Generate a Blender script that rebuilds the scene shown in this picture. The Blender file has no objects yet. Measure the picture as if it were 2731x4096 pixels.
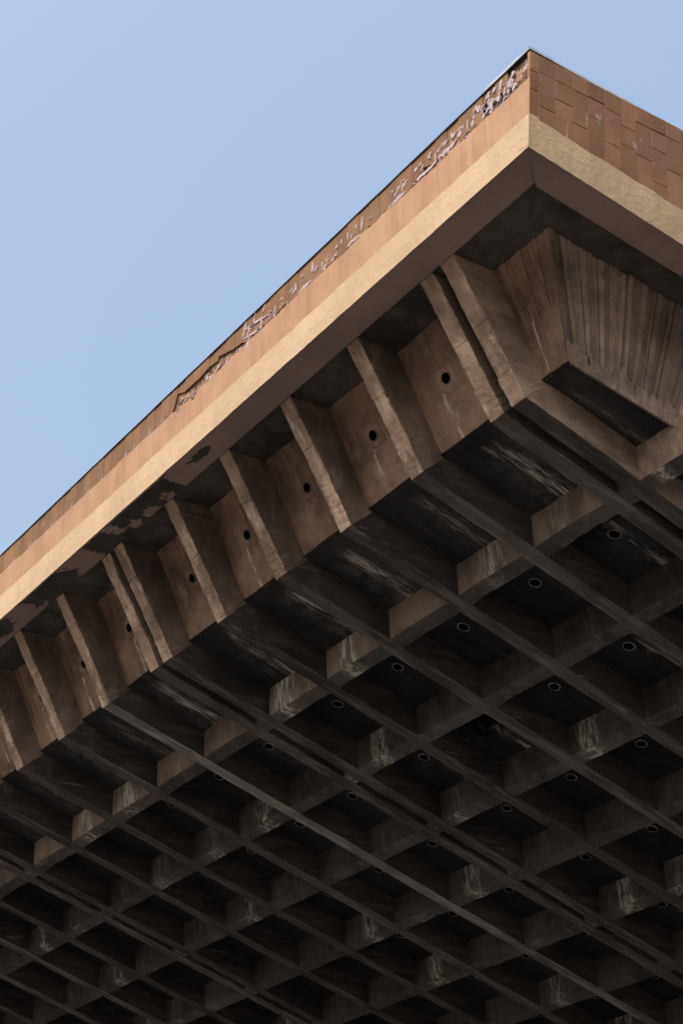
import bpy, bmesh, math, random
from mathutils import Vector, Matrix, noise
random.seed(7)
S = bpy.context.scene
C = S.collection
U = 1.5                       # metres per rib spacing
Z0 = 6.764 * U + 1.6          # height of the local origin above the ground


def P(x, y, z):
    return Vector((x * U, y * U, z * U + Z0))


# ------------------------------------------------------------------ camera
cam_d = bpy.data.cameras.new('camera')
cam_d.sensor_fit = 'VERTICAL'
cam_d.sensor_height = 36.0
cam_d.sensor_width = 24.0
cam_d.lens = 58.42
cam_d.clip_end = 3000
cam = bpy.data.objects.new('camera', cam_d)
C.objects.link(cam)
rx = Vector((0.81808179, -0.57460188, -0.02397648))
up = Vector((-0.27854989, -0.43236668, 0.8575949))
bk = Vector((-0.50314227, -0.69490412, -0.5137666))
cp = P(-8.30101867, -8.76234329, -6.76410864)
cam.matrix_world = Matrix(((rx.x, up.x, bk.x, cp.x), (rx.y, up.y, bk.y, cp.y), (rx.z, up.z, bk.z, cp.z), (0, 0, 0, 1)))
S.camera = cam

# ------------------------------------------------------------------ light
to_sun = Vector((-0.56, -0.27, 0.98)).normalized()
world = bpy.data.worlds.new('World')
S.world = world
world.use_nodes = True
wn = world.node_tree.nodes
sky = wn.new('ShaderNodeTexSky')
sky.sky_type = 'NISHITA'
sky.sun_disc = False
sky.sun_elevation = math.asin(to_sun.z)
sky.sun_rotation = math.atan2(to_sun.x, to_sun.y)
sky.air_density = 1.7
sky.dust_density = 10.0
sky.ozone_density = 1.5
world.node_tree.links.new(sky.outputs[0], wn['Background'].inputs[0])
wn['Background'].inputs[1].default_value = 0.15
sun_d = bpy.data.lights.new('sun', 'SUN')
sun_d.energy = 2.0
sun_d.angle = math.radians(0.5)
sun_d.color = (1.0, 0.93, 0.82)
sun = bpy.data.objects.new('sun', sun_d)
sun.rotation_euler = (-to_sun).to_track_quat('-Z', 'Y').to_euler()
sun.location = (0, 0, 60)
C.objects.link(sun)
S.view_settings.view_transform = 'Standard'
S.view_settings.look = 'None'
S.view_settings.gamma = 1
S.view_settings.exposure = 0.92
S.view_settings.use_curve_mapping = False
S.cycles.max_bounces = 8
S.cycles.diffuse_bounces = 6

# ------------------------------------------------------------------ node helpers


class NT:
    def __init__(self, name):
        self.m = bpy.data.materials.new(name)
        self.m.use_nodes = True
        self.n = self.m.node_tree.nodes
        self.l = self.m.node_tree.links
        self.b = self.n['Principled BSDF']
        self.b.inputs['Roughness'].default_value = 0.85
        self.b.inputs['Specular IOR Level'].default_value = 0.25
        g = self.n.new('ShaderNodeNewGeometry')
        self.pos = g.outputs['Position']
        self.nrm = g.outputs['Normal']
        self.oi = self.n.new('ShaderNodeObjectInfo').outputs['Random']
        self.uv = self.n.new('ShaderNodeUVMap').outputs['UV']

    def put(self, sock, v):
        if hasattr(v, 'links'):
            self.l.new(v, sock)
        elif isinstance(v, (tuple, list)) and len(v) == 3 and sock.type == 'RGBA':
            sock.default_value = (*v, 1)
        else:
            sock.default_value = v

    def math(self, op, a, b=0.0, clamp=False):
        n = self.n.new('ShaderNodeMath')
        n.operation = op
        n.use_clamp = clamp
        self.put(n.inputs[0], a)
        self.put(n.inputs[1], b)
        return n.outputs[0]

    def mix(self, f, a, b, mode='MIX'):
        n = self.n.new('ShaderNodeMix')
        n.data_type = 'RGBA'
        n.blend_type = mode
        n.clamp_factor = True
        self.put(n.inputs[0], f)
        self.put(n.inputs[6], a)
        self.put(n.inputs[7], b)
        return n.outputs[2]

    def ramp(self, f, lo, hi, a=0.0, b=1.0):
        n = self.n.new('ShaderNodeMapRange')
        n.interpolation_type = 'SMOOTHSTEP'
        self.put(n.inputs[0], f)
        n.inputs[1].default_value = lo
        n.inputs[2].default_value = hi
        n.inputs[3].default_value = a
        n.inputs[4].default_value = b
        return n.outputs[0]

    def mapped(self, scale=(1, 1, 1), vec=None, seed=False, off=(0, 0, 0)):
        n = self.n.new('ShaderNodeMapping')
        self.put(n.inputs['Vector'], vec if vec is not None else self.pos)
        n.inputs['Scale'].default_value = scale
        n.inputs['Location'].default_value = off
        o = n.outputs[0]
        if seed:
            a = self.n.new('ShaderNodeVectorMath')
            a.operation = 'ADD'
            cmb = self.n.new('ShaderNodeCombineXYZ')
            r = self.math('MULTIPLY', self.oi, 57.0)
            for i in range(3):
                self.put(cmb.inputs[i], r)
            self.put(a.inputs[0], o)
            self.put(a.inputs[1], cmb.outputs[0])
            o = a.outputs[0]
        return o

    def noise(self, scale, detail=4, rough=0.55, vec=None, dist=0.0):
        n = self.n.new('ShaderNodeTexNoise')
        self.put(n.inputs['Vector'], vec if vec is not None else self.pos)
        n.inputs['Scale'].default_value = scale
        n.inputs['Detail'].default_value = detail
        n.inputs['Roughness'].default_value = rough
        n.inputs['Distortion'].default_value = dist
        return n.outputs[0]

    def voro(self, scale, vec=None, feature='F1'):
        n = self.n.new('ShaderNodeTexVoronoi')
        n.feature = feature
        self.put(n.inputs['Vector'], vec if vec is not None else self.pos)
        n.inputs['Scale'].default_value = scale
        return n.outputs['Distance']

    def sep(self, v):
        n = self.n.new('ShaderNodeSeparateXYZ')
        self.put(n.inputs[0], v)
        return n.outputs

    def bump(self, h, strength=0.4, dist=0.02):
        n = self.n.new('ShaderNodeBump')
        n.inputs['Strength'].default_value = strength
        n.inputs['Distance'].default_value = dist
        self.put(n.inputs['Height'], h)
        self.l.new(n.outputs[0], self.b.inputs['Normal'])

    def done(self, col, rough=None):
        self.put(self.b.inputs['Base Color'], col)
        if rough is not None:
            self.put(self.b.inputs['Roughness'], rough)
        return self.m


def concrete(name, dark, mid, light, streak=(3, 3, 3), streak_amt=0.5, contrast=1.0, white=0.0, bump=0.35, obj_var=0.25, tone=0.0, drip=0.0):
    t = NT(name)
    big = t.noise(0.9, 5, 0.6)
    med = t.noise(1.0, 6, 0.65, vec=t.mapped(streak))
    fine = t.noise(38, 3, 0.6)
    c = t.mix(t.ramp(big, 0.38, 0.62), dark, mid)
    c = t.mix(t.math('MULTIPLY', t.ramp(med, 0.45, 0.68), streak_amt), c, light)
    c = t.mix(t.ramp(t.noise(4.5, 5, 0.7), 0.56, 0.72, 0, 0.55 * contrast), c, dark)
    # pits
    pits = t.ramp(t.noise(22, 2, 0.5), 0.70, 0.76)
    c = t.mix(t.math('MULTIPLY', pits, 0.6), c, tuple(v * 0.35 for v in dark))
    c = t.mix(0.35, c, t.mix(fine, (0.25, 0.25, 0.25), (0.75, 0.75, 0.75)), 'OVERLAY')
    if tone:
        at = t.n.new('ShaderNodeAttribute')
        at.attribute_name = 'tone'
        tv = t.math('ADD', t.math('MULTIPLY', at.outputs['Fac'], tone), 1 - tone / 2)
        tn = t.n.new('ShaderNodeHueSaturation')
        t.put(tn.inputs['Value'], tv)
        t.put(tn.inputs['Color'], c)
        c = tn.outputs[0]
        blot = t.ramp(t.noise(4.2, 7, 0.78, dist=0.5), 0.49, 0.62)
        c = t.mix(t.math('MULTIPLY', blot, 0.55), c, tuple((a + b) * .42 for a, b in zip(dark, mid)))
        pale = t.ramp(t.noise(5.5, 6, 0.75, vec=t.mapped(off=(17, 3, 8)), dist=0.6), 0.56, 0.68)
        c = t.mix(t.math('MULTIPLY', pale, 0.35), c, tuple(v * 1.15 for v in light))
    if drip:
        u, v, _ = t.sep(t.uv)
        wob = t.math('MULTIPLY', t.math('SUBTRACT', t.noise(2.2, 3, 0.6), 0.5), 0.16)
        r2 = t.math('FRACT', t.math('MULTIPLY', t.oi, 13.7))
        du = t.math('ABSOLUTE', t.math('SUBTRACT', t.math('ADD', u, wob), t.math('ADD', 0.52, t.math('MULTIPLY', r2, 0.2))))
        line = t.ramp(du, 0.035, 0.008)
        brk = t.ramp(t.noise(6, 4, 0.7), 0.40, 0.56)
        low = t.ramp(v, 0.62, 0.40)
        c = t.mix(t.math('MULTIPLY', t.math('MULTIPLY', line, brk), t.math('MULTIPLY', low, t.math('MULTIPLY', t.ramp(t.oi, .3, .5), drip))), c, (0.46, 0.42, 0.37))
    if white:
        w1 = t.ramp(t.noise(1.0, 6, 0.62, vec=t.mapped(tuple(s * 1.6 for s in streak), off=(9, 4, 2))), 0.61, 0.68)
        w2 = t.ramp(t.noise(0.55, 3, 0.5, vec=t.mapped(off=(31, 7, 5))), 0.5, 0.62)
        c = t.mix(t.math('MULTIPLY', t.math('MULTIPLY', w1, w2), white), c, (0.42, 0.40, 0.37))
    v = t.math('ADD', t.math('MULTIPLY', t.oi, obj_var), 1 - obj_var / 2)
    hv = t.n.new('ShaderNodeHueSaturation')
    t.put(hv.inputs['Value'], v)
    t.put(hv.inputs['Color'], c)
    h = t.math('ADD', t.math('MULTIPLY', med, 0.8), t.math('ADD', t.math('MULTIPLY', fine, 0.25), t.math('MULTIPLY', pits, -0.6)))
    t.bump(h, bump, 0.03)
    return t.done(hv.outputs[0])


def leaky(name, dark, mid, light, axis, u0, wid, start, amt, streak, on_r=(0.25, 0.75)):
    """dirty concrete with a pale lime run along one line of the piece (UV: u across the bay, v along the flow)"""
    t = NT(name)
    big = t.noise(1.1, 5, 0.6)
    med = t.noise(1.0, 6, 0.65, vec=t.mapped(streak))
    fine = t.noise(40, 3, 0.6)
    c = t.mix(t.ramp(big, 0.36, 0.62), dark, mid)
    c = t.mix(t.ramp(med, 0.5, 0.72, 0, 0.6), c, light)
    u, v, _ = t.sep(t.uv)
    r2 = t.math('FRACT', t.math('MULTIPLY', t.oi, 7.31))
    wob = t.math('MULTIPLY', t.math('SUBTRACT', t.noise(1.3, 4, 0.6, vec=t.mapped((1, 1, 1), seed=True)), 0.5), 0.30)
    du = t.math('ABSOLUTE', t.math('SUBTRACT', t.math('ADD', u, wob), t.math('ADD', u0 - 0.22, t.math('MULTIPLY', r2, 0.44))))
    band = t.ramp(du, wid, wid * 0.12)
    brk = t.ramp(t.noise(1.0, 6, 0.7, vec=t.mapped(tuple(s * 2.2 for s in streak), seed=True)), 0.42, 0.62)
    on = t.ramp(t.oi, on_r[0], on_r[1], 0.06, 1.0)
    along = t.ramp(t.math('ADD', v, wob), start, start + 0.22)
    m = t.math('MULTIPLY', t.math('MULTIPLY', band, brk), t.math('MULTIPLY', on, along))
    m = t.math('MULTIPLY', m, amt)
    # wider grey bloom round the run
    bl = t.math('MULTIPLY', t.math('MULTIPLY', t.ramp(du, wid * 3.2, wid * 0.5), t.ramp(t.noise(5, 5, 0.7), 0.42, 0.62)), t.math('MULTIPLY', on, t.math('MULTIPLY', along, 0.5 * amt)))
    c = t.mix(bl, c, (0.13, 0.125, 0.12))
    c = t.mix(m, c, (0.56, 0.52, 0.475))
    c = t.mix(0.3, c, t.mix(fine, (0.25, 0.25, 0.25), (0.75, 0.75, 0.75)), 'OVERLAY')
    hv = t.n.new('ShaderNodeHueSaturation')
    t.put(hv.inputs['Value'], t.math('ADD', t.math('MULTIPLY', r2, 0.35), 0.82))
    t.put(hv.inputs['Color'], c)
    t.bump(t.math('ADD', med, t.math('ADD', t.math('MULTIPLY', fine, 0.3), t.math('MULTIPLY', m, 0.8))), 0.4, 0.03)
    return t.done(hv.outputs[0])


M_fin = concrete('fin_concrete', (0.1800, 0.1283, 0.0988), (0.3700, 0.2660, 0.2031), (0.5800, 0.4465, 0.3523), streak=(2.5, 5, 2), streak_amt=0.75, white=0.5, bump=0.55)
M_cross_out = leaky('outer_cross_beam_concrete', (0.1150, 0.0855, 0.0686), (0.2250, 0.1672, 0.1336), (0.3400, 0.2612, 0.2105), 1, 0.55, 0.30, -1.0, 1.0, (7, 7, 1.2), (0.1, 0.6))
M_fin_side_shade = concrete('fin_side_shade_concrete', (0.0907, 0.0693, 0.0584), (0.1650, 0.1242, 0.1022), (0.2805, 0.2093, 0.1698), streak=(2, 2, 1.2), streak_amt=0.6, white=0.15, bump=0.5)  # darker copy of the fin concrete: dirt plus painted shade between the fins
M_cove = concrete('board_marked_concrete', (0.1200, 0.0789, 0.0604), (0.2650, 0.1748, 0.1327), (0.3900, 0.2707, 0.2059), streak=(2.4, 7, 2.2), streak_amt=0.4, white=0.75, bump=0.8, tone=0.28, drip=0.9)
M_cove_r = concrete('board_marked_concrete_side', (0.1150, 0.0874, 0.0732), (0.2450, 0.1852, 0.1510), (0.3900, 0.3040, 0.2489), streak=(7, 2.2, 2.6), streak_amt=0.4, white=0.3, bump=0.8, tone=0.7)
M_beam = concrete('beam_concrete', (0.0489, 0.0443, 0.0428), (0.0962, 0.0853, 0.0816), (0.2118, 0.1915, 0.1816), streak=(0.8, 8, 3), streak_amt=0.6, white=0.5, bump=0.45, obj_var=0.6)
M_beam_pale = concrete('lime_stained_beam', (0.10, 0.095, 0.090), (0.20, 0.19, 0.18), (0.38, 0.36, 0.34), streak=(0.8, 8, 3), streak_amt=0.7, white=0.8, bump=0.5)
M_beam_side_shade = concrete('beam_side_shade_concrete', (0.0229, 0.0200, 0.0190), (0.0444, 0.0378, 0.0351), (0.0994, 0.0858, 0.0788), streak=(0.8, 2, 8), streak_amt=0.55, white=0.3, bump=0.45, obj_var=0.4)  # darker copy of the beam concrete, shade on the coffer walls painted in
M_edge_beam_lit = concrete('lit_edge_beam_concrete', (0.1600, 0.1187, 0.0961), (0.2900, 0.2137, 0.1693), (0.4300, 0.3277, 0.2608), streak=(0.9, 8, 4), streak_amt=0.5, white=0.2, bump=0.4)  # lighter concrete copy, stronger light at the open corner put into the colour
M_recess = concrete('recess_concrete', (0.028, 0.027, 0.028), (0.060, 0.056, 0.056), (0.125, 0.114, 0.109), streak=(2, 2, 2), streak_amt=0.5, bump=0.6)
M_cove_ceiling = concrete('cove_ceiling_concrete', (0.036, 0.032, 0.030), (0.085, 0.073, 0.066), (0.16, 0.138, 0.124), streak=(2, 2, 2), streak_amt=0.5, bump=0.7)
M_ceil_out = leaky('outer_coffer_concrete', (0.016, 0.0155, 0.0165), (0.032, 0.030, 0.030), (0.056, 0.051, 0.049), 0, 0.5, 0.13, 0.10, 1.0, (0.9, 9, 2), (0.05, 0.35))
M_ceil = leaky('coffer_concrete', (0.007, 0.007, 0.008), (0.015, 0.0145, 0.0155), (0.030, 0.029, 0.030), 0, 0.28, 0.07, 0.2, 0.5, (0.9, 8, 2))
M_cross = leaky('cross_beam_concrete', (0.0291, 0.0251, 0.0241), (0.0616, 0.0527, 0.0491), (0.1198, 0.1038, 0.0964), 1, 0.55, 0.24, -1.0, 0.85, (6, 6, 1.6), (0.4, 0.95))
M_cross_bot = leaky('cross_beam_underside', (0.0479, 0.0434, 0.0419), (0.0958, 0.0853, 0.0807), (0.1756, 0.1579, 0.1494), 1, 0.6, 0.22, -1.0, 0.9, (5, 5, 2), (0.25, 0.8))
M_plaster = concrete('ledge_plaster', (0.2250, 0.1577, 0.1391), (0.2800, 0.1976, 0.1766), (0.3150, 0.2280, 0.2031), streak=(1.5, 1.5, 2), streak_amt=0.35, contrast=0.4, bump=0.12, obj_var=0.05)
M_mortar = NT('lilac_mortar')
M_mortar = M_mortar.done(M_mortar.mix(M_mortar.noise(9, 4), (0.27, 0.215, 0.27), (0.38, 0.335, 0.375)))
M_pipe = NT('worn_pipe')
M_pipe.b.inputs['Roughness'].default_value = 0.5
M_pipe = M_pipe.done(M_pipe.mix(M_pipe.ramp(M_pipe.noise(7), .4, .6), (0.60, 0.57, 0.53), (0.30, 0.25, 0.21)))
M_pipe_dark = NT('rusty_pipe')
M_pipe_dark = M_pipe_dark.done(M_pipe_dark.mix(M_pipe_dark.noise(14), (0.03, 0.025, 0.022), (0.24, 0.21, 0.19)))
M_void = NT('dark_pipe_bore').done((0.006, 0.006, 0.007))


def cream():
    t = NT('cream_render')
    c = t.mix(t.ramp(t.noise(1.2, 5, 0.6), 0.35, 0.65), (0.345, 0.258, 0.176), (0.40, 0.303, 0.212))
    c = t.mix(t.ramp(t.noise(1.0, 5, 0.65, vec=t.mapped((5, 5, 0.9))), 0.5, 0.72, 0, 0.5), c, (0.37, 0.285, 0.18))
    c = t.mix(t.ramp(t.noise(9, 4, 0.7), 0.6, 0.72, 0, 0.5), c, (0.46, 0.36, 0.25))
    run = t.ramp(t.noise(1.0, 5, 0.7, vec=t.mapped((2.6, 2.6, 0.5), off=(2, 9, 4))), 0.48, 0.70)
    c = t.mix(t.math('MULTIPLY', run, 0.45), c, (0.30, 0.22, 0.15))
    pit = t.ramp(t.noise(26, 2, 0.5, vec=t.mapped((1, 1, 0.5))), 0.67, 0.73)
    c = t.mix(t.math('MULTIPLY', pit, 0.55), c, (0.27, 0.18, 0.11))
    t.bump(t.math('ADD', t.noise(14, 4, 0.6), t.math('MULTIPLY', pit, -0.6)), 0.35, 0.02)
    return t.done(c)


def tilemat(name, a, b, c3, resid, var):
    t = NT(name)
    c = t.mix(t.ramp(t.noise(1.6, 5, 0.6), 0.35, 0.65), a, b)
    c = t.mix(t.ramp(t.noise(1.0, 5, 0.65, vec=t.mapped((6, 6, 0.7))), 0.52, 0.75, 0, 0.6), c, c3)
    run = t.ramp(t.noise(1.0, 5, 0.7, vec=t.mapped((3.2, 3.2, 0.35), off=(2, 9, 4))), 0.50, 0.70)
    c = t.mix(t.math('MULTIPLY', run, 0.45), c, tuple(v * 0.62 for v in a))
    sp = t.ramp(t.noise(17, 3, 0.6), 0.66, 0.72)
    c = t.mix(t.math('MULTIPLY', sp, 0.4), c, tuple(v * 0.45 for v in a))
    if resid > .1:
        fl = t.ramp(t.noise(1.0, 3, 0.5, vec=t.mapped((7, 7, 4.5), off=(3, 3, 3)), dist=0.6), 0.60, 0.63)
        reg = t.ramp(t.noise(0.7, 2, 0.5, vec=t.mapped(off=(5, 1, 0))), 0.46, 0.56)
        c = t.mix(t.math('MULTIPLY', t.math('MULTIPLY', fl, reg), resid), c, (0.50, 0.43, 0.48))
    if resid:
        dr = t.ramp(t.noise(1.0, 2, 0.4, vec=t.mapped((14, 14, 0.8), off=(8, 0, 1))), 0.68, 0.71)
        dz = t.ramp(t.noise(2.3, 2, 0.4), 0.52, 0.6)
        c = t.mix(t.math('MULTIPLY', t.math('MULTIPLY', dr, dz), 0.8 if resid > .1 else .5), c, (0.55, 0.50, 0.52))
    hv = t.n.new('ShaderNodeHueSaturation')
    t.put(hv.inputs['Value'], t.math('ADD', t.math('MULTIPLY', t.oi, var), 1 - var / 2))
    t.put(hv.inputs['Hue'], t.math('ADD', t.math('MULTIPLY', t.math('FRACT', t.math('MULTIPLY', t.oi, 5.7)), 0.012), 0.494))
    t.put(hv.inputs['Color'], c)
    t.bump(t.math('ADD', t.noise(11, 5, 0.65), t.math('MULTIPLY', sp, -0.5)), 0.3, 0.02)
    return t.done(hv.outputs[0], 0.7)


M_cream = cream()
M_tile_r = tilemat('brown_tuff_tile', (0.165, 0.086, 0.047), (0.20, 0.107, 0.061), (0.24, 0.138, 0.083), 0.05, 0.36)
M_tile_top = tilemat('dark_tuff_tile', (0.130, 0.071, 0.036), (0.17, 0.094, 0.049), (0.115, 0.063, 0.034), 0.08, 0.25)
M_tile_l = tilemat('peach_tuff_tile', (0.275, 0.160, 0.099), (0.315, 0.188, 0.119), (0.355, 0.226, 0.150), 0.0, 0.10)


def rubble():
    t = NT('rubble_core')
    d = t.voro(9)
    c = t.mix(t.ramp(t.noise(6, 4, 0.6), 0.4, 0.6), (0.10, 0.055, 0.033), (0.26, 0.16, 0.11))
    c = t.mix(t.ramp(t.noise(8, 4, 0.7, vec=t.mapped(off=(4, 4, 4))), 0.56, 0.62, 0, 0.8), c, (0.45, 0.39, 0.42))
    t.bump(t.math('ADD', d, t.noise(12, 5, 0.7)), 0.9, 0.06)
    return t.done(c)


M_core = rubble()


def flash():
    t = NT('galvanised_flashing')
    t.b.inputs['Metallic'].default_value = 0.2
    c = t.mix(t.ramp(t.noise(5, 4), 0.4, 0.6), (0.25, 0.30, 0.37), (0.34, 0.39, 0.46))
    return t.done(c, 0.35)


M_flash = flash()
M_edge = NT('bitumen_edge').done((0.03, 0.026, 0.024))


def ground():
    t = NT('paving_ground')
    c = t.mix(t.ramp(t.noise(0.15, 5), 0.4, 0.6), (0.27, 0.225, 0.18), (0.34, 0.285, 0.23))
    return t.done(c)


M_ground = ground()
M_sky_ring = NT('sky_blocking_slope')
M_sky_ring = M_sky_ring.done(M_sky_ring.mix(M_sky_ring.noise(0.12, 6), (0.040, 0.045, 0.036), (0.075, 0.074, 0.062)))
M_dark_ground = NT('added_dark_ground')
M_dark_ground = M_dark_ground.done(M_dark_ground.mix(M_dark_ground.noise(0.6, 5), (0.050, 0.050, 0.052), (0.070, 0.069, 0.070)))

# ------------------------------------------------------------------ mesh helpers


def jit(p, amp):
    if not amp:
        return p
    return p + noise.noise_vector(p * 3.1) * (amp * 0.8) + noise.noise_vector(p * 11.0) * (amp * 0.6)


class MB:
    def __init__(self):
        self.v, self.f, self.uv = [], [], []

    def pt(self, p, uv=(0.0, 0.0)):
        self.v.append(Vector(p))
        self.uv.append(uv)
        return len(self.v) - 1

    def face(self, *i):
        self.f.append(tuple(i))

    def box(self, a, b):
        (x0, y0, z0), (x1, y1, z1) = a, b
        i = [self.pt(P(x, y, z)) for z in (z0, z1) for x, y in ((x0, y0), (x1, y0), (x1, y1), (x0, y1))]
        for q in ((3, 2, 1, 0), (4, 5, 6, 7), (0, 1, 5, 4), (1, 2, 6, 5), (2, 3, 7, 6), (3, 0, 4, 7)):
            self.face(*[i[k] for k in q])

    def sweep(self, rings, uvs=None, caps=True):
        n = len(rings[0])
        base = len(self.v)
        for k, r in enumerate(rings):
            for j, p in enumerate(r):
                self.pt(p, uvs[k][j] if uvs else (0, 0))
        for k in range(len(rings) - 1):
            for j in range(n):
                a = base + k * n + j
                b = base + k * n + (j + 1) % n
                self.face(a, b, b + n, a + n)
        if caps:
            self.face(*[base + j for j in reversed(range(n))])
            self.face(*[base + (len(rings) - 1) * n + j for j in range(n)])

    def jitter(self, amp):
        self.v = [jit(p, amp) for p in self.v]

    def build(self, name, mat, parent=None, kind=None, label=None, fix=True):
        lo = Vector([min(p[i] for p in self.v) for i in range(3)])
        hi = Vector([max(p[i] for p in self.v) for i in range(3)])
        c = (lo + hi) / 2
        me = bpy.data.meshes.new(name)
        me.from_pydata([tuple(p - c) for p in self.v], [], self.f)
        if fix:
            bm = bmesh.new()
            bm.from_mesh(me)
            bmesh.ops.recalc_face_normals(bm, faces=bm.faces)
            bm.to_mesh(me)
            bm.free()
        uvl = me.uv_layers.new(name='UVMap')
        for lp in me.loops:
            uvl.data[lp.index].uv = self.uv[lp.vertex_index]
        me.materials.append(mat)
        o = bpy.data.objects.new(name, me)
        C.objects.link(o)
        o.location = c
        if parent:
            o.parent = parent
            o.matrix_parent_inverse = Matrix.Identity(4)
            o.location = c - WORLD[parent]
        WORLD[o] = c
        if kind:
            o['kind'] = kind
        if label:
            o['label'] = label
        return o


WORLD = {}

# ------------------------------------------------------------------ setting
g = MB()
for (x, y) in ((-900, -900), (900, -900), (900, 900), (-900, 900)):
    g.pt((x, y, 0))
g.face(0, 1, 2, 3)
gr = g.build('ground', M_ground, kind='structure', fix=False)

g = MB()
for (x, y) in ((-34, -34), (60, -34), (60, 70), (-34, 70)):
    g.pt((x, y, 0.004))
g.face(0, 1, 2, 3)
g.build('dark_ground_sheet', M_dark_ground, kind='structure', fix=False)  # unseen dark sheet, added to cut the ground bounce near the building

# unseen ring of slopes, added only to close off the low sky all round
g = MB()
nr, na = 14, 96
hid = {}
for i in range(nr + 1):
    r_ = 62 + 90 * i / nr
    for j in range(na):
        a_ = 2 * math.pi * j / na
        t_ = i / nr
        hgt = 44 * (t_ * t_ * (3 - 2 * t_)) * (1 + .12 * noise.noise(Vector((math.cos(a_) * 2, math.sin(a_) * 2, 1)))) + 3 * noise.noise(Vector((math.cos(a_) * 9, math.sin(a_) * 9, t_ * 6))) * t_
        hid[i, j] = g.pt((6 + math.cos(a_) * r_, 10 + math.sin(a_) * r_, hgt - .05))
for i in range(nr):
    for j in range(na):
        k = (j + 1) % na
        g.face(hid[i, j], hid[i + 1, j], hid[i + 1, k], hid[i, k])
g.build('sky_blocking_ring', M_sky_ring, kind='structure', fix=False)

building = bpy.data.objects.new('concrete_building', None)
C.objects.link(building)
building.location = P(3, 6, 0) * 1
building.location.z = 0
WORLD[building] = building.location.copy()
building['label'] = 'weathered concrete building with overhanging coffered underside and brown tiled parapet'
building['category'] = 'building'
B = building

# ------------------------------------------------------------------ layout numbers
SL = -0.3165                       # fall of the coffered underside
DEP = 0.28                         # coffer depth
WR = 0.158                         # rib width
XE, YE = 8.6, 18.0
ribs = []
for m in range(4):
    b0 = -1.258 + 5.258 * m
    ribs += [(b0, 'd'), (b0 + 0.258, 'e')] + [(b0 + 1.258 + k, 's') for k in range(4)]
ribs = [r for r in ribs if r[0] < YE - 0.3]
RX = [(-0.005 + 1.1125 * n) * 0.9534 for n in range(8)]    # outer face x of the cross ribs
RW = 0.155 * 0.9534
KX, KZ = -1.131, 0.358             # knee of the left fins
TX, TZ = -1.745, 1.45              # top of the left fins
CBX, CBZ = -0.923, 0.578           # foot of the cove wall
CTX, CTZ = -1.335, 1.452           # head of the cove wall


def zs(x):
    return SL * x


def seg(a, b, n):
    return [a + (b - a) * i / n for i in range(n + 1)]


# ------------------------------------------------------------------ long beams with their fins
def beam_ring(x, y, wobble=0.0):
    z = zs(x)
    w = WR
    k = min(1.0, max(0.02, (x - KX) / (CBX - KX)))
    k2 = min(1.0, max(0.0, (x - CBX) / 0.12))
    h = (CBZ - zs(CBX)) * k if k < 1 else DEP + .03
    f1, f2 = (0.022 * k2 - .0015), (0.024 * k2 - .0015)
    pts = [(y, 0), (y + w * 0.5, 0.0), (y + w, 0), (y + w + f1, 0.13 * h / .31), (y + w + f2, h), (y - f2, h), (y - f1, 0.13 * h / .31)]
    return [P(x, a, z + b) for a, b in pts]


def fin_rings(y, side):
    """rectangular section swept from the knee to the top; side 0: left face of the building, 1: right face at x = y"""
    rings = []
    ts = [0, .04, .1, .16, .2, .235, .24, .3, .36, .42, .48, .54, .6, .66, .72, .78, .84, .9, .95, 1.0]
    return ts


for y, kind in ribs:
    mb = MB()
    xs = [KX, KX + 0.01] + seg(KX + .03, CBX, 5) + [CBX + .01]
    x = CBX + 0.01
    while x < XE:
        x += 0.11 if x < 4 else 0.25
        xs.append(x)
    mb.sweep([beam_ring(q, y) for q in xs])
    mb.jitter(0.010)
    mb.v = [p + noise.noise_vector(p * 23) * .005 for p in mb.v]
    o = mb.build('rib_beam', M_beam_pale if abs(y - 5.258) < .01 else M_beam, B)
    o.data.materials.append(M_beam_side_shade)
    o.data.materials.append(M_edge_beam_lit)
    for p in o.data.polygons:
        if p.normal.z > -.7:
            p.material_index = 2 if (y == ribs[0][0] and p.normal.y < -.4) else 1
    # fin
    mb = MB()
    seam = 0.20 + random.uniform(-.03, .05)
    seam2 = 0.62 + random.uniform(-.12, .12)
    ts = sorted([i / 58 for i in range(59)] + [seam - .004, seam, seam + .004, seam2 - .003, seam2, seam2 + .003])
    rings = []
    for t_ in ts:
        off = 0.010 if t_ < seam else (0.0 if t_ < seam2 else 0.004)
        if abs(t_ - seam) < .0005 or abs(t_ - seam2) < .0005:
            off = -0.004
        fx, fz = KX + (TX - KX) * t_, KZ + (TZ - KZ) * t_
        bx, bz = CBX + (CTX - CBX) * t_, CBZ + (CTZ - CBZ) * t_
        # outward normal of the fin front
        nx, nz = -0.868, -0.496
        fx, fz = fx + nx * off, fz + nz * off
        if t_ > 0.985:
            fz = min(fz, 1.463)
        bx, bz = bx + 0.06, bz + 0.02
        m1x, m1z = fx * .5 + bx * .5, fz * .5 + bz * .5
        c = 0.008
        ww = off * 0.3
        rings.append([P(fx - nx * c, y - ww, fz - nz * c), P(fx, y + c, fz), P(fx, y + WR * .5, fz), P(fx, y + WR - c, fz), P(fx - nx * c, y + WR + ww, fz - nz * c),
                      P(m1x, y + WR, m1z), P(bx, y + WR, bz), P(bx, y, bz), P(m1x, y, m1z)])
    mb.sweep(rings)
    mb.jitter(0.012)
    mb.v = [p + noise.noise_vector(p * 27) * .007 for p in mb.v]
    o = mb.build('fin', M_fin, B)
    o.data.materials.append(M_edge_beam_lit if y == ribs[0][0] else M_fin_side_shade)
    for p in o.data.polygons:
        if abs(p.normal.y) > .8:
            p.material_index = 1


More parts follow.
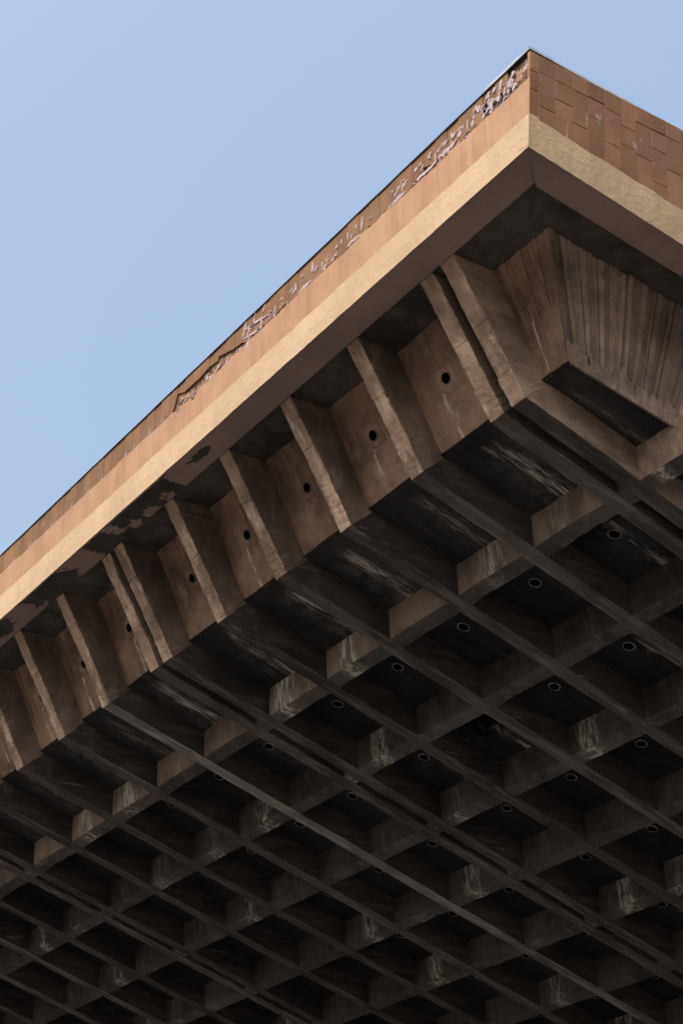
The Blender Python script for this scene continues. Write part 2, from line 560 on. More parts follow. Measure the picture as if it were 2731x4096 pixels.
# ------------------------------------------------------------------ board-marked panels between the fins
def ring_hole(mb, ctr, eu, ev, half, rad, n=16, depth=None, uvc=(0, 0)):
    """square patch with a round hole; returns the rim vertex ids"""
    outer, inner = [], []
    for k in range(n):
        a = 2 * math.pi * k / n + math.pi / 4
        cx, cy = math.cos(a), math.sin(a)
        s = 1 / max(abs(cx), abs(cy))
        outer.append(mb.pt(ctr + eu * (cx * s * half[0]) + ev * (cy * s * half[1]), uvc))
        inner.append(mb.pt(ctr + eu * (cx * rad) + ev * (cy * rad), uvc))
    for k in range(n):
        mb.face(outer[k], outer[(k + 1) % n], inner[(k + 1) % n], inner[k])
    return inner


def pipe(name, ctr, eu, ev, nrm, rad, proud, depth, wall, mat, parent):
    mb = MB()
    n = 24
    prof = [(rad + wall, -0.02 * U), (rad + wall, proud), (rad, proud), (rad - .002, -depth)]
    ids = []
    for r, h in prof:
        ids.append([mb.pt(ctr + eu * (math.cos(2 * math.pi * k / n) * r) + ev * (math.sin(2 * math.pi * k / n) * r) + nrm * h) for k in range(n)])
    for a in range(len(prof) - 1):
        for k in range(n):
            mb.face(ids[a][k], ids[a][(k + 1) % n], ids[a + 1][(k + 1) % n], ids[a + 1][k])
    mb.face(*ids[3])
    o = mb.build(name, mat, parent)
    o.data.materials.append(M_void)
    for p in o.data.polygons:
        if p.index >= 2 * n:
            p.material_index = 1
    return o


def board_panel(A, Bp, Cp, Dp, n, mat, hole=None, amp=0.006, seam=0.42, step=0.007, ragged=0.02, rnd=random):
    """concrete panel with foot A->Bp and head Dp->Cp (world points); n board prints at slightly different depths,
    a day joint at height seam, optional drain hole (u, v, half widths, radius)"""
    def at(u, v):
        return A * (1 - u) * (1 - v) + Bp * u * (1 - v) + Cp * u * v + Dp * (1 - u) * v
    nrm = (Bp - A).cross(Dp - A).normalized()
    out = nrm if nrm.dot(cp - A) > 0 else -nrm
    cuts = [0] + sorted(max(0.02, min(0.98, (i + rnd.uniform(-.3, .3)) / n)) for i in range(1, n)) + [1]
    o_hi = [rnd.uniform(-amp, amp) for _ in cuts]
    o_lo = [rnd.uniform(-amp, amp) * .3 for _ in cuts]
    ends = [rnd.uniform(.75, 1.1) for _ in cuts]
    ph = rnd.uniform(0, 90)
    us, kb = [], []
    for k, (a, b) in enumerate(zip(cuts, cuts[1:])):
        e = min(.007, (b - a) * .2)
        us += [a + (e if a > 0 else 0), (a + b) / 2, b - (e if b < 1 else 0)]
        kb += [(k, 0), (k, 0), (k, 0)]
        if b < 1:
            us.append(b)
            kb.append((k, rnd.uniform(.2, 1)))
    vs = sorted(seg(0, 1.06, 16) + [seam - .012, seam + .012])
    mb = MB()
    ids = {}
    for i, u in enumerate(us):
        k, gr_ = kb[i]
        for j, v in enumerate(vs):
            sm = seam + noise.noise(Vector((u * 9, ph, 0))) * ragged + noise.noise(Vector((u * 31, ph, 4))) * ragged * .5
            low = v < sm
            h = (o_lo[k] + step) if low else o_hi[k]
            if not low and v > ends[k] and v < .97:
                h -= amp
            if gr_:
                h -= (amp * 1.1 + .004) * gr_ * (.3 if low else 1)
            q = at(u, v)
            h += noise.noise(q * 5.0) * .007 + noise.noise(q * 16) * .005
            ids[i, j] = mb.pt(q + out * h, (u, v))
    for i in range(len(us) - 1):
        for j in range(len(vs) - 1):
            if hole:
                uc, vc = (us[i] + us[i + 1]) / 2, (vs[j] + vs[j + 1]) / 2
                if abs(uc - hole[0]) < hole[2] * .8 and abs(vc - hole[1]) < hole[3] * .8:
                    continue
            mb.face(ids[i, j], ids[i + 1, j], ids[i + 1, j + 1], ids[i, j + 1])
    # depth at the rim
    for line in ([(i, 0) for i in range(len(us))], [(0, j) for j in range(len(vs))], [(len(us) - 1, j) for j in range(len(vs))]):
        bk_ = [mb.pt(mb.v[ids[k]] - out * .06, (0, 0)) for k in line]
        for k in range(len(line) - 1):
            mb.face(ids[line[k]], ids[line[k + 1]], bk_[k + 1], bk_[k])
    if hole:
        u, v, hu, hv, rad = hole
        ctr = at(u, v) + out * (amp * .6 + .004)
        eu = (at(u + .01, v) - at(u, v)).normalized()
        ev = out.cross(eu)
        Lu = (at(1, v) - at(0, v)).length
        Lv = (at(u, 1) - at(u, 0)).length
        k0 = len(mb.v)
        ring_hole(mb, ctr, eu, ev, (hu * Lu * 1.12, hv * Lv * 1.15), rad * U)
        ring = [k0 + 2 * k for k in range(16)]
        bk_ = [mb.pt(mb.v[k] + (mb.v[k] - ctr) * .12 - out * (.03 + amp)) for k in ring]
        for k in range(16):
            mb.face(ring[k], ring[(k + 1) % 16], bk_[(k + 1) % 16], bk_[k])
    tones = [rnd.random() for _ in cuts]
    tl = [rnd.random() for _ in cuts]
    o = mb.build('cove_panel', mat, B, fix=False)
    ca = o.data.color_attributes.new('tone', 'FLOAT_COLOR', 'POINT')
    for (i, j), k in ids.items():
        c_ = tl[kb[i][0]] * .4 + .55 if vs[j] < seam else tones[kb[i][0]]
        ca.data[k].color = (c_, c_, c_, 1)
    if hole:
        pipe('drain_pipe', ctr, eu, ev, out, rad * U * 0.96, 0.012, 0.30, 0.009, M_pipe_dark, o)
    return o


rs = random.Random(11)
for (y, k), (y2, k2) in zip(ribs, ribs[1:]):
    a, b = y + WR, y2
    A_, B_, C_, D_ = P(CBX, a, CBZ), P(CBX, b, CBZ), P(CTX, b, CTZ), P(CTX, a, CTZ)
    if b - a > 0.3:
        board_panel(A_, B_, C_, D_, 8, M_cove, hole=(0.55, 0.54, 0.11, 0.085, 0.047), seam=rs.uniform(.34, .42), rnd=rs)
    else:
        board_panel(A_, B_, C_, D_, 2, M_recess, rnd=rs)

# ------------------------------------------------------------------ right-hand face: profile of fins and panels


def r_foot(x):
    return (x, -1.652, 0.267 + SL * x)


def r_head(x):
    return (x, -1.892, 1.285 - 0.125 * x)


def r_knee(x):
    return (x, -1.80, SL * x)


def r_top(x):
    return (x, -2.235, 1.235 - 0.125 * x)


HF = (-0.921, -1.535, 0.578)       # foot of the hip
HT = (-1.335, -1.885, 1.452)       # head of the hip
yA = ribs[0][0]
board_panel(P(CBX, HF[1], CBZ), P(CBX, yA, CBZ), P(CTX, yA, CTZ), P(*HT), 10, M_cove, seam=0.46, amp=0.011, ragged=.06, step=.012, rnd=rs)
board_panel(P(*HF), P(*r_foot(0)), P(*r_head(.3)), P(*HT), 26, M_cove_r, seam=0.15, amp=0.019, step=.06, ragged=.09, rnd=rs)
for n, x in enumerate(RX):
    x0 = x
    # fin of this cross rib on the right face
    mb = MB()
    rings = []
    for t_ in seg(0, 1, 22):
        def edge(xe):
            K, T, F, Hd = r_knee(xe), r_top(xe + .33), r_foot(xe), r_head(xe + .3)
            f = [K[i] + (T[i] - K[i]) * t_ for i in range(3)]
            b = [F[i] + (Hd[i] - F[i]) * t_ for i in range(3)]
            return P(*f), P(b[0], b[1] + .06, b[2] + .02)
        f0, b0_ = edge(x0)
        f1, b1_ = edge(x0 + RW)
        rings.append([f0, (f0 + f1) / 2, f1, b1_, (b0_ + b1_) / 2 * 1.0, b0_])
    mb.sweep(rings)
    mb.jitter(0.012)
    mb.build('fin', M_fin, B)
    xn = RX[n + 1] if n + 1 < len(RX) else XE
    a, b = x0 + RW, xn
    board_panel(P(*r_foot(a)), P(*r_foot(b)), P(*r_head(b + .3)), P(*r_head(a + .3)), 9, M_cove_r, seam=0.17, amp=0.02, step=.02, rnd=rs)

# ------------------------------------------------------------------ cross beams and coffer ceilings
spans = [(-1.80, yA, 'edge')] + [(y + WR, y2, 'cell' if y2 - y > .5 else 'slot') for (y, _), (y2, _) in zip(ribs, ribs[1:])]
spans.append((ribs[-1][0] + WR, YE, 'cell'))
rj = random.Random(5)
for n, x in enumerate(RX):
    for (a, b, kind) in spans:
        mb = MB()
        rings, uvs = [], []
        m = 2 if kind == 'slot' else 14
        crumble = (0.03 if n == 0 else 0.014) * (1 if kind == 'cell' else 0.3)
        ph = rj.uniform(0, 50)
        for t_ in seg(0, 1, m):
            yy = a + (b - a) * t_
            nz = noise.noise(Vector((yy * 7, ph, 0))) * 0.5 + noise.noise(Vector((yy * 17, ph, 3))) * 0.35
            env = max(0, min(1, (t_ - .12) * 6)) * max(0, min(1, (.96 - t_) * 8)) * max(0, min(1, 1.3 * noise.noise(Vector((yy * 1.7, n * 3.1, ph))) + .55))
            cr = crumble * env
            z0, z1 = zs(x), zs(x + RW)
            e = 0.0016
            pts = [(x + cr * .5 * nz, z0 + e + cr * (.25 + nz * .7)), (x + RW * .3, z0 * .7 + z1 * .3 + e + cr * (.1 - nz * .5)), (x + RW * .7, z0 * .3 + z1 * .7 + e + cr * (.15 + nz * .6)),
                   (x + RW - cr * .4 * abs(nz), z1 + e + cr * (.3 + .8 * nz)), (x + RW + 0.022, z1 + .13), (x + RW + .024, z1 + DEP + .03), (x - .020, z0 + DEP + .03), (x - .018, z0 + .12), (x - .008, z0 + .05 + cr * .4 * nz)]
            rings.append([P(q, yy, z) for q, z in pts])
            uvs.append([(t_, v) for v in (0.5, .6, .7, .8, .9, 1, 0, .25, .4)])
        mb.sweep(rings, uvs)
        mb.jitter(0.006)
        o = mb.build('cross_beam', (M_cross_out if n == 0 else M_cross) if kind == 'cell' else (M_edge_beam_lit if kind == 'edge' and n == 0 else M_beam), B)
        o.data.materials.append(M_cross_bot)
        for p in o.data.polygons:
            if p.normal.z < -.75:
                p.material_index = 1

bays = [(CBX - 0.012, RX[0])] + [(RX[i] + RW, RX[i + 1]) for i in range(len(RX) - 1)] + [(RX[-1] + RW, XE)]
OPEN = None
for n, (xa, xb) in enumerate(bays):
    for (a, b, kind) in spans:
        if kind == 'edge':
            a = -1.70
        d = DEP
        hole = (n >= 1 and kind == 'cell')
        opening = n == 2 and abs(a - (2 + WR)) < .01
        if opening:
            hole = False
        mb = MB()
        x0, x1, y0, y1 = xa - .018, xb + .018, a - .022, b + .022
        if kind == 'edge' and n == 0:
            ya0, ya1 = HF[1] - .02, -1.67
        else:
            ya0 = ya1 = y0

        def at(u, v, h=0.0):
            xx = x0 + (x1 - x0) * v
            yl = ya0 + (ya1 - ya0) * v
            return P(xx, yl + (y1 - yl) * u, zs(xx) + d + h)
        if hole:
            hu, hv = .52, (0.57 - 0.155) / (1.1125 - .155)
            cu, cv = .12, .13
            us = [0, .2, hu - cu, hu + cu, .82, 1]
            vs = [0, .12, hv - cv, hv + cv, .7, .85, 1]
        else:
            us = seg(0, 1, 5) if not opening else [0, .2, .36, .76, .9, 1]
            vs = seg(0, 1, 7) if not opening else [0, .12, .26, .64, .8, 1]
        ids = {}
        for i, u in enumerate(us):
            for j, v in enumerate(vs):
                ids[i, j] = mb.pt(at(u, v), (u, v))
        for i in range(len(us) - 1):
            for j in range(len(vs) - 1):
                if (hole or opening) and i == 2 and j == 2:
                    continue
                mb.face(ids[i, j], ids[i + 1, j], ids[i + 1, j + 1], ids[i, j + 1])
        if hole:
            ctr = at(hu, hv)
            eu = (at(hu + .01, hv) - ctr).normalized()
            ev = (at(hu, hv + .01) - ctr).normalized()
            nrm = eu.cross(ev)
            if nrm.z > 0:
                nrm = -nrm
            hx = (at(hu + cu, hv) - ctr).length
            hy = (at(hu, hv + cv) - ctr).length
            ring_hole(mb, ctr, eu, ev, (hx, hy), 0.056 * U, uvc=(hu, hv))
        # top skin
        nb = len(mb.v)
        q = [mb.pt(at(u, v, .3 if opening else .09)) for u, v in ((0, 0), (1, 0), (1, 1), (0, 1))]
        mb.face(*q)
        if opening:
            cs = [(2, 2), (3, 2), (3, 3), (2, 3)]
            q = [mb.pt(at(us[i], vs[j], .3)) for i, j in cs]
            for k in range(4):
                mb.face(ids[cs[k]], ids[cs[(k + 1) % 4]], q[(k + 1) % 4], q[k])
        if not hole:
            mb.jitter(0.012)
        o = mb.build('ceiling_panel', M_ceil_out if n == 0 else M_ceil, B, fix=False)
        if hole:
            pipe('pipe_ring', ctr, eu, ev, nrm, 0.052 * U, 0.012, 0.12, 0.0075, M_pipe, o)
# ------------------------------------------------------------------ rough ceiling over the coves
for pts in (((-1.80, -2.27, 1.463), (-1.80, YE, 1.463), (-1.28, YE, 1.463), (-1.28, -1.84, 1.463)),
            ((-1.80, -2.27, 1.463), (-1.28, -1.84, 1.463), (XE, -1.84, 1.463 - .125 * 9.9), (XE, -2.27, 1.463 - .125 * 10.4))):
    mb = MB()
    a, b, c, d = [P(*q) for q in pts]
    nu, nv = (90, 5) if pts[1][1] == YE else (5, 70)
    ids = {}
    for i in range(nu + 1):
        for j in range(nv + 1):
            u, v = i / nu, j / nv
            q = a * (1 - u) * (1 - v) + b * u * (1 - v) + c * u * v + d * (1 - u) * v
            r = noise.noise(q * 2.3) * .02 + noise.noise(q * 6.0) * .016
            ids[i, j] = mb.pt(q + Vector((0, 0, r)))
    for i in range(nu):
        for j in range(nv):
            mb.face(ids[i, j], ids[i + 1, j], ids[i + 1, j + 1], ids[i, j + 1])
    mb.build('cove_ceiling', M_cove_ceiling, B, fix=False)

# ------------------------------------------------------------------ ledge: rough slab with a plaster skin that has fallen away in places
FX = -2.052                        # left face plane
LZ = 1.437


def zb(x):                         # foot of the right face
    return LZ - 0.137 * (x - FX)


mb = MB()
n = 160
rings = []
for yy in [-2.24] + seg(-2.2, YE, n):
    k = noise.noise(Vector((yy * 9, 0, 0))) * .006
    yo = -2.495 if yy == -2.24 else yy
    rings.append([P(FX + .012, yo, LZ + .014), P(-1.91, yy, LZ + .012 + k), P(-1.765, yy, LZ + .012), P(-1.765, yy, LZ + .09), P(FX + .012, yo, LZ + .09)])
mb.sweep(rings)
mb.jitter(0.006)
mb.build('ledge', M_recess, B)
mb = MB()
rings = []
for xx in seg(FX + .012, XE, 80):
    z = zb(xx) + .014
    xi = max(xx, -1.765)
    zi = zb(xi) + .014
    rings.append([P(xx, -2.488, z), P(xi, -2.36, zi), P(xi, -2.24, zi), P(xi, -2.24, zi + .08), P(xx, -2.488, z + .08)])
mb.sweep(rings)
mb.jitter(0.006)
mb.build('ledge', M_recess, B)

holes = [(-1.93, 2.25, .05, .21), (-1.90, 3.30, .3, .55), (-1.86, 4.05, .3, .30), (-1.92, 5.2, .3, .45), (-1.98, 6.35, .14, .25), (-1.86, 2.86, .09, .16), (-1.86, 7.8, .3, .8), (-1.95, 9.8, .3, .6)]
isl = [(-1.84, 3.05, .05, .10), (-1.80, 3.32, .06, .10), (-1.82, 3.6, .05, .10), (-1.90, 3.9, .022, .05), (-1.80, 2.95, .04, .08)]


def gone(x, y):
    w1 = noise.noise(Vector((x * 11, y * 4, 1.3))) * 1.0 + noise.noise(Vector((x * 29, y * 17, 4.1))) * .5
    if any(((x - a) / c) ** 2 + ((y - b) / d) ** 2 < 1 + w1 * 2.4 for a, b, c, d in isl):
        return False
    return any(((x - a) / c) ** 2 + ((y - b) / d) ** 2 < 1 + w1 for a, b, c, d in holes)


mb = MB()
nx, ny = 22, 620
ids = {}
yi = lambda j: -2.22 + (10.5 + 2.22) * j / ny
for i in range(nx + 1):
    for j in range(ny + 1):
        xx = FX + .004 + (0.287) * i / nx
        yy = yi(j)
        if j == 0:
            yy = -2.5 + (.262) * i / nx
        ids[i, j] = P(xx, yy, LZ)
keep = set()
for i in range(nx):
    for j in range(ny):
        c = (ids[i, j] + ids[i + 1, j + 1]) / 2 / U
        if not gone(c.x, c.y):
            keep.add((i, j))
left_over = set(keep)
while left_over:
    st = [left_over.pop()]
    comp = set(st)
    while st:
        i, j = st.pop()
        for q in ((i + 1, j), (i - 1, j), (i, j + 1), (i, j - 1)):
            if q in left_over:
                left_over.discard(q)
                comp.add(q)
                st.append(q)
    if len(comp) < 6:
        continue
    mb = MB()
    vid = {}

    def gv(i, j, dz):
        k = (i, j, dz)
        if k not in vid:
            vid[k] = mb.pt(jit(ids[i, j], .004) + Vector((0, 0, dz)))
        return vid[k]
    for (i, j) in comp:
        mb.face(gv(i, j, 0), gv(i, j + 1, 0), gv(i + 1, j + 1, 0), gv(i + 1, j, 0))
        for (di, dj, e0, e1) in ((-1, 0, (i, j), (i, j + 1)), (1, 0, (i + 1, j), (i + 1, j + 1)), (0, -1, (i, j), (i + 1, j)), (0, 1, (i, j + 1), (i + 1, j + 1))):
            if (i + di, j + dj) not in comp:
                mb.face(gv(*e0, 0), gv(*e1, 0), gv(*e1, .022), gv(*e0, .022))
    mb.build('plaster_skin' if len(comp) > 900 else 'plaster_patch', M_plaster, B)
mb = MB()
rings = []
for xx in seg(FX + .002, XE, 90):
    z = zb(xx)
    xi = max(xx, -1.762)
    zi = zb(xi)
    rings.append([P(xx, -2.496, z), P(xi, -2.36, zi), P(xi, -2.237, zi), P(xi, -2.237, zi + .014), P(xx, -2.496, z + .014)])
mb.sweep(rings)
mb.jitter(.004)
mb.build('plaster_skin', M_plaster, B)

# ------------------------------------------------------------------ parapet faces
TOPZ = 2.283


def rface(x, z, off=0.0):
    """point on the leaning right face, off metres proud of it"""
    zf = zb(x)
    return P(x, -2.497 - 0.14 * (z - zf), z) + Vector((0, -off, 0))


fl = MB()
fl.box((FX + .026, -2.45, LZ + .05), (FX + .25, YE, TOPZ - .012))
left_wall = fl.build('parapet_wall', M_core, B)
fr = MB()
rings = []
for xx in (FX + .03, XE):
    zf = zb(xx) + .06
    rings.append([rface(xx, zf, -.03), rface(xx, TOPZ - .012, -.03), P(xx, -2.30, TOPZ - .012), P(xx, -2.30, zf)])
fr.sweep(rings)
right_wall = fr.build('parapet_wall', M_core, B)

# cream bands
mb = MB()
rings = []
ny = 420
for yy in seg(-2.497, 11.0, ny):
    w1 = noise.noise(Vector((yy * 5, 2, 0))) * .012 + noise.noise(Vector((yy * 25, 5, 0))) * .007
    ht = .285 + w1 + .002 * yy
    e = -.014 * (yy < -2.49)
    yt = lambda h: yy - (0.14 * h if yy < -2.49 else 0)
    rings.append([P(FX, yt(0), LZ - .010), P(FX - .004, yt(.1), LZ + ht * .4), P(FX - .003, yt(ht), LZ + ht - .008), P(FX + .006, yt(ht), LZ + ht), P(FX + .1, yt(ht), LZ + ht), P(FX + .1, yt(0), LZ + .03), P(FX + .010, yt(0), LZ + .006)])
mb.sweep(rings)
mb.jitter(.005)
mb.build('cream_band', M_cream, B)
mb = MB()
rings = []
for xx in seg(FX - .002, 2.2, 260) + seg(2.5, XE, 10):
    w1 = noise.noise(Vector((xx * 5, 8, 0))) * .012 + noise.noise(Vector((xx * 25, 1, 0))) * .007
    ht = .275 + w1 + .02 * min(1.5, xx - FX)
    zf = zb(xx)
    a = [rface(xx, zf - .010, 0), rface(xx, zf + ht * .5, .006), rface(xx, zf + ht - .008, .006), rface(xx, zf + ht, -.008), rface(xx, zf + ht, -.16), rface(xx, zf + .03, -.16), rface(xx, zf + .006, -.016)]
    rings.append(a)
mb.sweep(rings)
mb.jitter(.005)
mb.build('cream_band', M_cream, B)

# tiles
rt = random.Random(21)


def quad_tile(c4, out, th, mat, parent, chip=None):
    """one stone slab: four front corners, thickness th, worn edge"""
    a = sum(c4, Vector()) / 4
    mb = MB()
    inn = [p + (a - p).normalized() * 0.006 for p in c4]
    fr_ = [mb.pt(p + out * (th + rt.uniform(-.0015, .0015))) for p in inn]
    mid = [mb.pt(p + out * (th - .005)) for p in c4]
    bk_ = [mb.pt(p - out * .012) for p in c4]
    mb.face(*fr_)
    for k in range(4):
        mb.face(fr_[k], fr_[(k + 1) % 4], mid[(k + 1) % 4], mid[k])
        mb.face(mid[k], mid[(k + 1) % 4], bk_[(k + 1) % 4], bk_[k])
    mb.face(*reversed(bk_))
    return mb.build('tile', mat, parent)


OUTL = Vector((-1, 0, 0))
OUTR = Vector((0, -1, -0.14)).normalized()
gap = .0009
CR_UP = [(1.25, 2.05), (1.305, 2.095), (1.445, 2.108), (1.705, 2.185), (1.71, 2.148), (1.857, 2.166), (2.011, 2.142), (2.298, 2.147), (2.432, 2.203), (2.505, 2.05)]
CR_LO = [(1.25, 2.03), (1.34, 2.03), (1.5, 2.035), (1.66, 2.02), (1.91, 2.01), (2.10, 2.0), (2.13, 1.93), (2.20, 2.01), (2.36, 2.02), (2.44, 1.89), (2.48, 2.02), (2.51, 2.03)]


def prof(tab, q, default):
    if q <= tab[0][0] or q >= tab[-1][0]:
        return default
    for (a, va), (b, vb) in zip(tab, tab[1:]):
        if a <= q <= b:
            return va + (vb - va) * (q - a) / max(1e-6, b - a)


def slab(y0, y1, zlo, zhi, th, mat, ragged=.004, n=6):
    """tile on the left face with worn, uneven top and bottom edges"""
    mb = MB()
    rows = []
    for k in range(n + 1):
        q = y0 + (y1 - y0) * k / n
        wob = (noise.noise(Vector((q * 31, 3, 1))) + noise.noise(Vector((q * 83, 3, 5))) * .6) * ragged
        wob2 = (noise.noise(Vector((q * 31, 6, 7))) + noise.noise(Vector((q * 83, 6, 2))) * .6) * ragged
        za, zc = zlo(q) + wob, zhi(q) + wob2
        la = (-0.14 * (za - LZ) if q < -2.49 else 0)
        lc = (-0.14 * (zc - LZ) if q < -2.49 else 0)
        rows.append([P(FX + .030, q + la, za), P(FX + .022, q + la, za) + OUTL * th, P(FX + .022, q + (la + lc) / 2, (za + zc) / 2) + OUTL * th, P(FX + .022, q + lc, zc) + OUTL * th, P(FX + .030, q + lc, zc)])
    mb.sweep(rows)
    return mb.build('tile', mat, left_wall)



y = -2.496
ncol = 0
while y < 7.3:
    wdt = .145 + rt.uniform(-.006, .006)
    y2 = y + wdt
    base_z = 2.037 + noise.noise(Vector((y * 1.7, 0, 0))) * .016 + rt.uniform(-.008, .008)
    lo_top = lambda q: prof(CR_LO, q, base_z)
    up_bot = lambda q: prof(CR_UP, q, base_z + .003 + (max(0, noise.noise(Vector((q * 3.3, 2.2, 8))) + .05) * .13 + max(0, noise.noise(Vector((q * 14, 7, 1)))) * .03) * (1 if -2.38 < q < 1.25 else .15))
    slab(y + gap, y2 - gap, lambda q: LZ + .278 + .002 * q, lo_top, .026 + rt.uniform(-.0015, .0015), M_tile_l, ragged=.007, n=12)
    if ncol > 0:
        slab(y + gap, y2 - gap, up_bot, lambda q: TOPZ - .004, .020 + rt.uniform(-.004, .005), M_tile_top, ragged=.003, n=12)
    y = y2
    ncol += 1
# far run of the same cladding, out of frame
mb = MB()
while y < YE:
    y2 = y + .145
    mb.box((FX - .003, y + gap, LZ + .29), (FX + .021, y2 - gap, 2.03))
    mb.box((FX + .006, y + gap, 2.036), (FX + .021, y2 - gap, TOPZ - .004))
    y = y2
mb.build('tile_cladding', M_tile_l, left_wall, kind='stuff')
mb = MB()
mb.box((FX - .003, 11.0, LZ), (FX + .1, YE, LZ + .288))
mb.build('cream_band', M_cream, B)

rm = random.Random(4)


def mortar(path, w, proud=.012):
    mb = MB()
    rows = []
    n = len(path) - 1
    pts = []
    for k in range(n):
        for i in range(4):
            t_ = i / 4
            pts.append((path[k][0] + (path[k + 1][0] - path[k][0]) * t_, path[k][1] + (path[k + 1][1] - path[k][1]) * t_))
    pts.append(path[-1])
    for k, (a, b) in enumerate(pts):
        t0, t1 = pts[max(0, k - 1)], pts[min(len(pts) - 1, k + 1)]
        d = Vector((t1[0] - t0[0], t1[1] - t0[1]))
        d = d.normalized() if d.length else Vector((0, 1))
        nx_, nz_ = -d.y, d.x
        env = min(1, .25 + 3 * k / len(pts), .25 + 3 * (len(pts) - 1 - k) / len(pts))
        ww = w * env * (1 + noise.noise(Vector((a * 40, b * 40, 3))) * .8)
        ww2 = w * env * (1 + noise.noise(Vector((a * 40, b * 40, 9))) * .8)
        f = OUTL * (.026 + proud * .25)
        rows.append([P(FX + .022, a + nx_ * ww, b + nz_ * ww) + f, P(FX + .022, a - nx_ * ww2, b - nz_ * ww2) + f, P(FX + .022, a - nx_ * ww2, b - nz_ * ww2), P(FX + .022, a + nx_ * ww, b + nz_ * ww)])
    mb.sweep(rows)
    mb.build('mortar_patch', M_mortar, left_wall)


for a, b in ((-2.408, 2.21), (-2.275, 2.228), (-2.2, 2.225), (-2.12, 2.215), (-2.26, 2.168), (-2.392, 2.13), (-2.348, 2.096), (-2.235, 2.11), (-2.11, 2.165), (-2.13, 2.145), (-2.018, 2.185), (-1.978, 2.204), (-1.966, 2.17), (-2.066, 2.085), (-1.938, 2.105), (-2.31, 2.12), (-2.37, 2.15), (-2.41, 2.08), (-2.09, 2.13), (-2.16, 2.12)):
    l = rm.uniform(.02, .045)
    mortar([(a + l * .45, b - l), (a, b), (a - l * .45, b + l)], rm.uniform(.012, .021))
mortar([(-1.80, 2.115), (-1.76, 2.12)], .024)
mortar([(-1.74, 2.10), (-1.66, 2.07), (-1.60, 2.08), (-1.53, 2.065)], .020)
mortar([(-1.50, 2.07), (-1.40, 2.06), (-1.28, 2.065), (-1.2, 2.05)], .015)
mortar([(-1.10, 2.055), (-1.0, 2.06), (-.9, 2.05)], .014)
mortar([(-.5, 2.05), (-.38, 2.06), (-.3, 2.05)], .014)
mortar([(.2, 2.05), (.3, 2.06), (.42, 2.05)], .013)
q = -1.87
while q < .9:
    if rm.random() < .72:
        z0_ = rm.uniform(2.06, 2.13)
        mortar([(q, z0_), (q - rm.uniform(0, .02), z0_ + rm.uniform(.06, .15))], rm.uniform(.006, .013))
    q += rm.uniform(.07, .2)
for pth in ([(1.30, 2.12), (1.255, 2.20), (1.234, 2.275)], [(1.23, 2.10), (1.16, 2.17), (1.115, 2.18), (1.077, 2.275)], [(1.29, 2.11), (1.1, 2.07), (.999, 2.054), (.94, 2.07)], [(1.18, 2.09), (1.21, 2.0), (1.231, 1.91)], [(1.25, 2.19), (1.18, 2.19), (1.11, 2.175), (1.0, 2.15), (.87, 2.12)], [(.98, 2.14), (1.0, 2.07)], [(.96, 2.2), (.922, 2.266)]):
    mortar(pth, .012)
for q in range(70):
    a = rm.uniform(-2.36, 1.2) if q < 52 else rm.uniform(-2.36, -1.5)
    b = 2.05 + rm.random() ** 2 * .15
    l = rm.uniform(.012, .038)
    k = rm.uniform(-.5, .9)
    mortar([(a + l * k, b - l * .6), (a, b), (a - l, b + l * rm.uniform(0, .8))], rm.uniform(.005, .015))
for q in range(26):
    a = rm.uniform(1.35, 2.42)
    zl, zh = prof(CR_LO, a, 2.03), prof(CR_UP, a, 2.05)
    b = zl + (zh - zl) * rm.uniform(0, .55)
    l = rm.uniform(.012, .03)
    mortar([(a + l, b - l * .5), (a, b), (a - l, b + l * .3)], rm.uniform(.005, .012), proud=-.05)
for a in (2.72, 2.95, 3.25, 3.42, 3.9, 4.2, 4.55, 5.0, 5.5, 5.9):
    l = rm.uniform(.02, .05)
    mortar([(a + l, 2.03), (a, 2.045), (a - .01, 2.045 + l)], rm.uniform(.004, .007))

x = FX + .004
ncol = 0
while x < 1.9:
    wdt = .158 + rt.uniform(-.008, .008)
    if ncol == 0:
        wdt = .085
    x2 = x + wdt
    zlo = zb(x) + .27
    cuts = [TOPZ - .004]
    z = 2.135 + (0.0 if ncol % 5 else -.03) + (-.10 if (ncol in (6, 11)) else 0) + rt.uniform(-.006, .006)
    while z > zlo + .05:
        cuts.append(z)
        z -= .30 if (len(cuts) > 2 or ncol % 2) else .165
    cuts.append(zlo)
    for k in range(len(cuts) - 1):
        za, zc = cuts[k + 1], cuts[k]
        skew = rt.uniform(-.004, .004)
        pr = rt.uniform(.0170, .0205)
        gt = gap
        if k == 0 and ncol in (4, 8, 10):
            gt = .006
        skew *= .35
        c4 = [rface(x + gap, za + gt + skew, -.03), rface(x2 - gap, za + gt - skew, -.03), rface(x2 - gap, zc - gap - skew, -.03), rface(x + gap, zc - gap + skew, -.03)]
        if k == len(cuts) - 2:
            c4[1] = rface(x2 - gap, zb(x2) + .27, -.03)
        o = quad_tile(c4, OUTR, .012 + pr, M_tile_r, right_wall)
    x = x2
    ncol += 1
mb = MB()
while x < XE:
    x2 = x + .16
    zlo = zb(x) + .27
    for a, b in ((zlo, (zlo + TOPZ) / 2 - gap), ((zlo + TOPZ) / 2 + gap, TOPZ - .004)):
        c4 = [rface(x + gap, a, -.005), rface(x2 - gap, a, -.005), rface(x2 - gap, b, -.005), rface(x + gap, b, -.005)]
        i = [mb.pt(p) for p in c4] + [mb.pt(p + Vector((0, .06, 0))) for p in c4]
        for q in ((0, 1, 2, 3), (7, 6, 5, 4), (0, 4, 5, 1), (1, 5, 6, 2), (2, 6, 7, 3), (3, 7, 4, 0)):
            mb.face(*[i[k] for k in q])
    x = x2
mb.build('tile_cladding', M_tile_r, right_wall, kind='stuff')

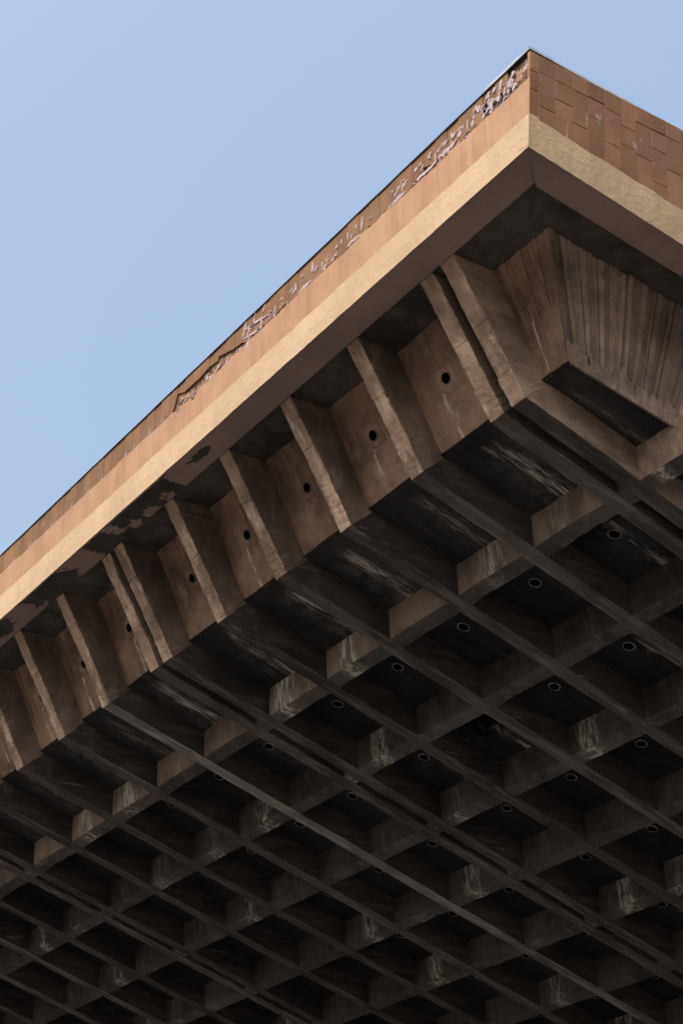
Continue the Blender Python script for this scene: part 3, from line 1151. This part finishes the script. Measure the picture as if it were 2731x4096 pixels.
# roof edge: dark bitumen lip, thin pale flashing, wire
cy = -2.497 - .14 * (TOPZ - LZ)


def edge_strip(name, mat, z0, z1, o0, o1, amp, ylim=11):
    mb = MB()
    rings = []
    for yy in reversed(seg(cy, ylim, 240 if ylim > 0 else 20)):
        k = noise.noise(Vector((yy * 4, z0 * 9, 0))) * amp + noise.noise(Vector((yy * 15, z0 * 9, 2))) * amp * .6
        yy2 = cy - o0 if yy == cy else yy
        rings.append([P(FX - o0, yy2, z0 + k), P(FX - o0, yy2, z1 + k), P(FX + o1, max(yy2, cy + .02) if yy == cy else yy2, z1 + k), P(FX + o1, max(yy2, cy + .02) if yy == cy else yy2, z0 + k)])
    mb.sweep(rings)
    mb.build(name, mat, B)
    mb = MB()
    rings = []
    for xx in seg(FX - o0, XE, 240):
        k = noise.noise(Vector((xx * 4, z0 * 9, 5))) * amp + noise.noise(Vector((xx * 15, z0 * 9, 7))) * amp * .6
        rings.append([P(xx, cy - o0, z0 + k), P(xx, cy - o0, z1 + k), P(xx, cy + o1, z1 + k), P(xx, cy + o1, z0 + k)])
    mb.sweep(rings)
    mb.build(name, mat, B)


edge_strip('roof_edge', M_edge, TOPZ - .003, TOPZ + .005, .002, .25, .003)
edge_strip('roof_flashing', M_flash, TOPZ + .010, TOPZ + .042, -.006, .010, .004, -2.1)
# ------------------------------------------------------------------ rest of the body: roof, far walls, unseen shading base below the overhang
mb = MB()
mb.box((FX + .2, -2.32, TOPZ - .05), (XE, YE, TOPZ - .015))
mb.build('roof', M_edge, B)
mb = MB()
mb.box((XE, -2.4, -3.2), (XE + .2, YE, TOPZ))
mb.box((FX + .1, YE, -3.0), (XE, YE + .2, TOPZ))
mb.build('far_wall', M_beam, B)
mb = MB()
plan = [(2.9, 15.6), (7.3, 4.6), (7.6, -.9), (XE + 4, -.9), (XE + 4, YE - 1), (2.9, YE - 1)]  # unseen base, slanted plan shaped to keep light off the deep coffers
lo_ = [mb.pt(P(x, y, -Z0 / U)) for x, y in plan]
hi_ = [mb.pt(P(x, y, zs(min(x, XE)) + .12)) for x, y in plan]
for k in range(6):
    mb.face(lo_[k], lo_[(k + 1) % 6], hi_[(k + 1) % 6], hi_[k])
mb.face(*hi_)
mb.build('unseen_shading_base', M_recess, B)
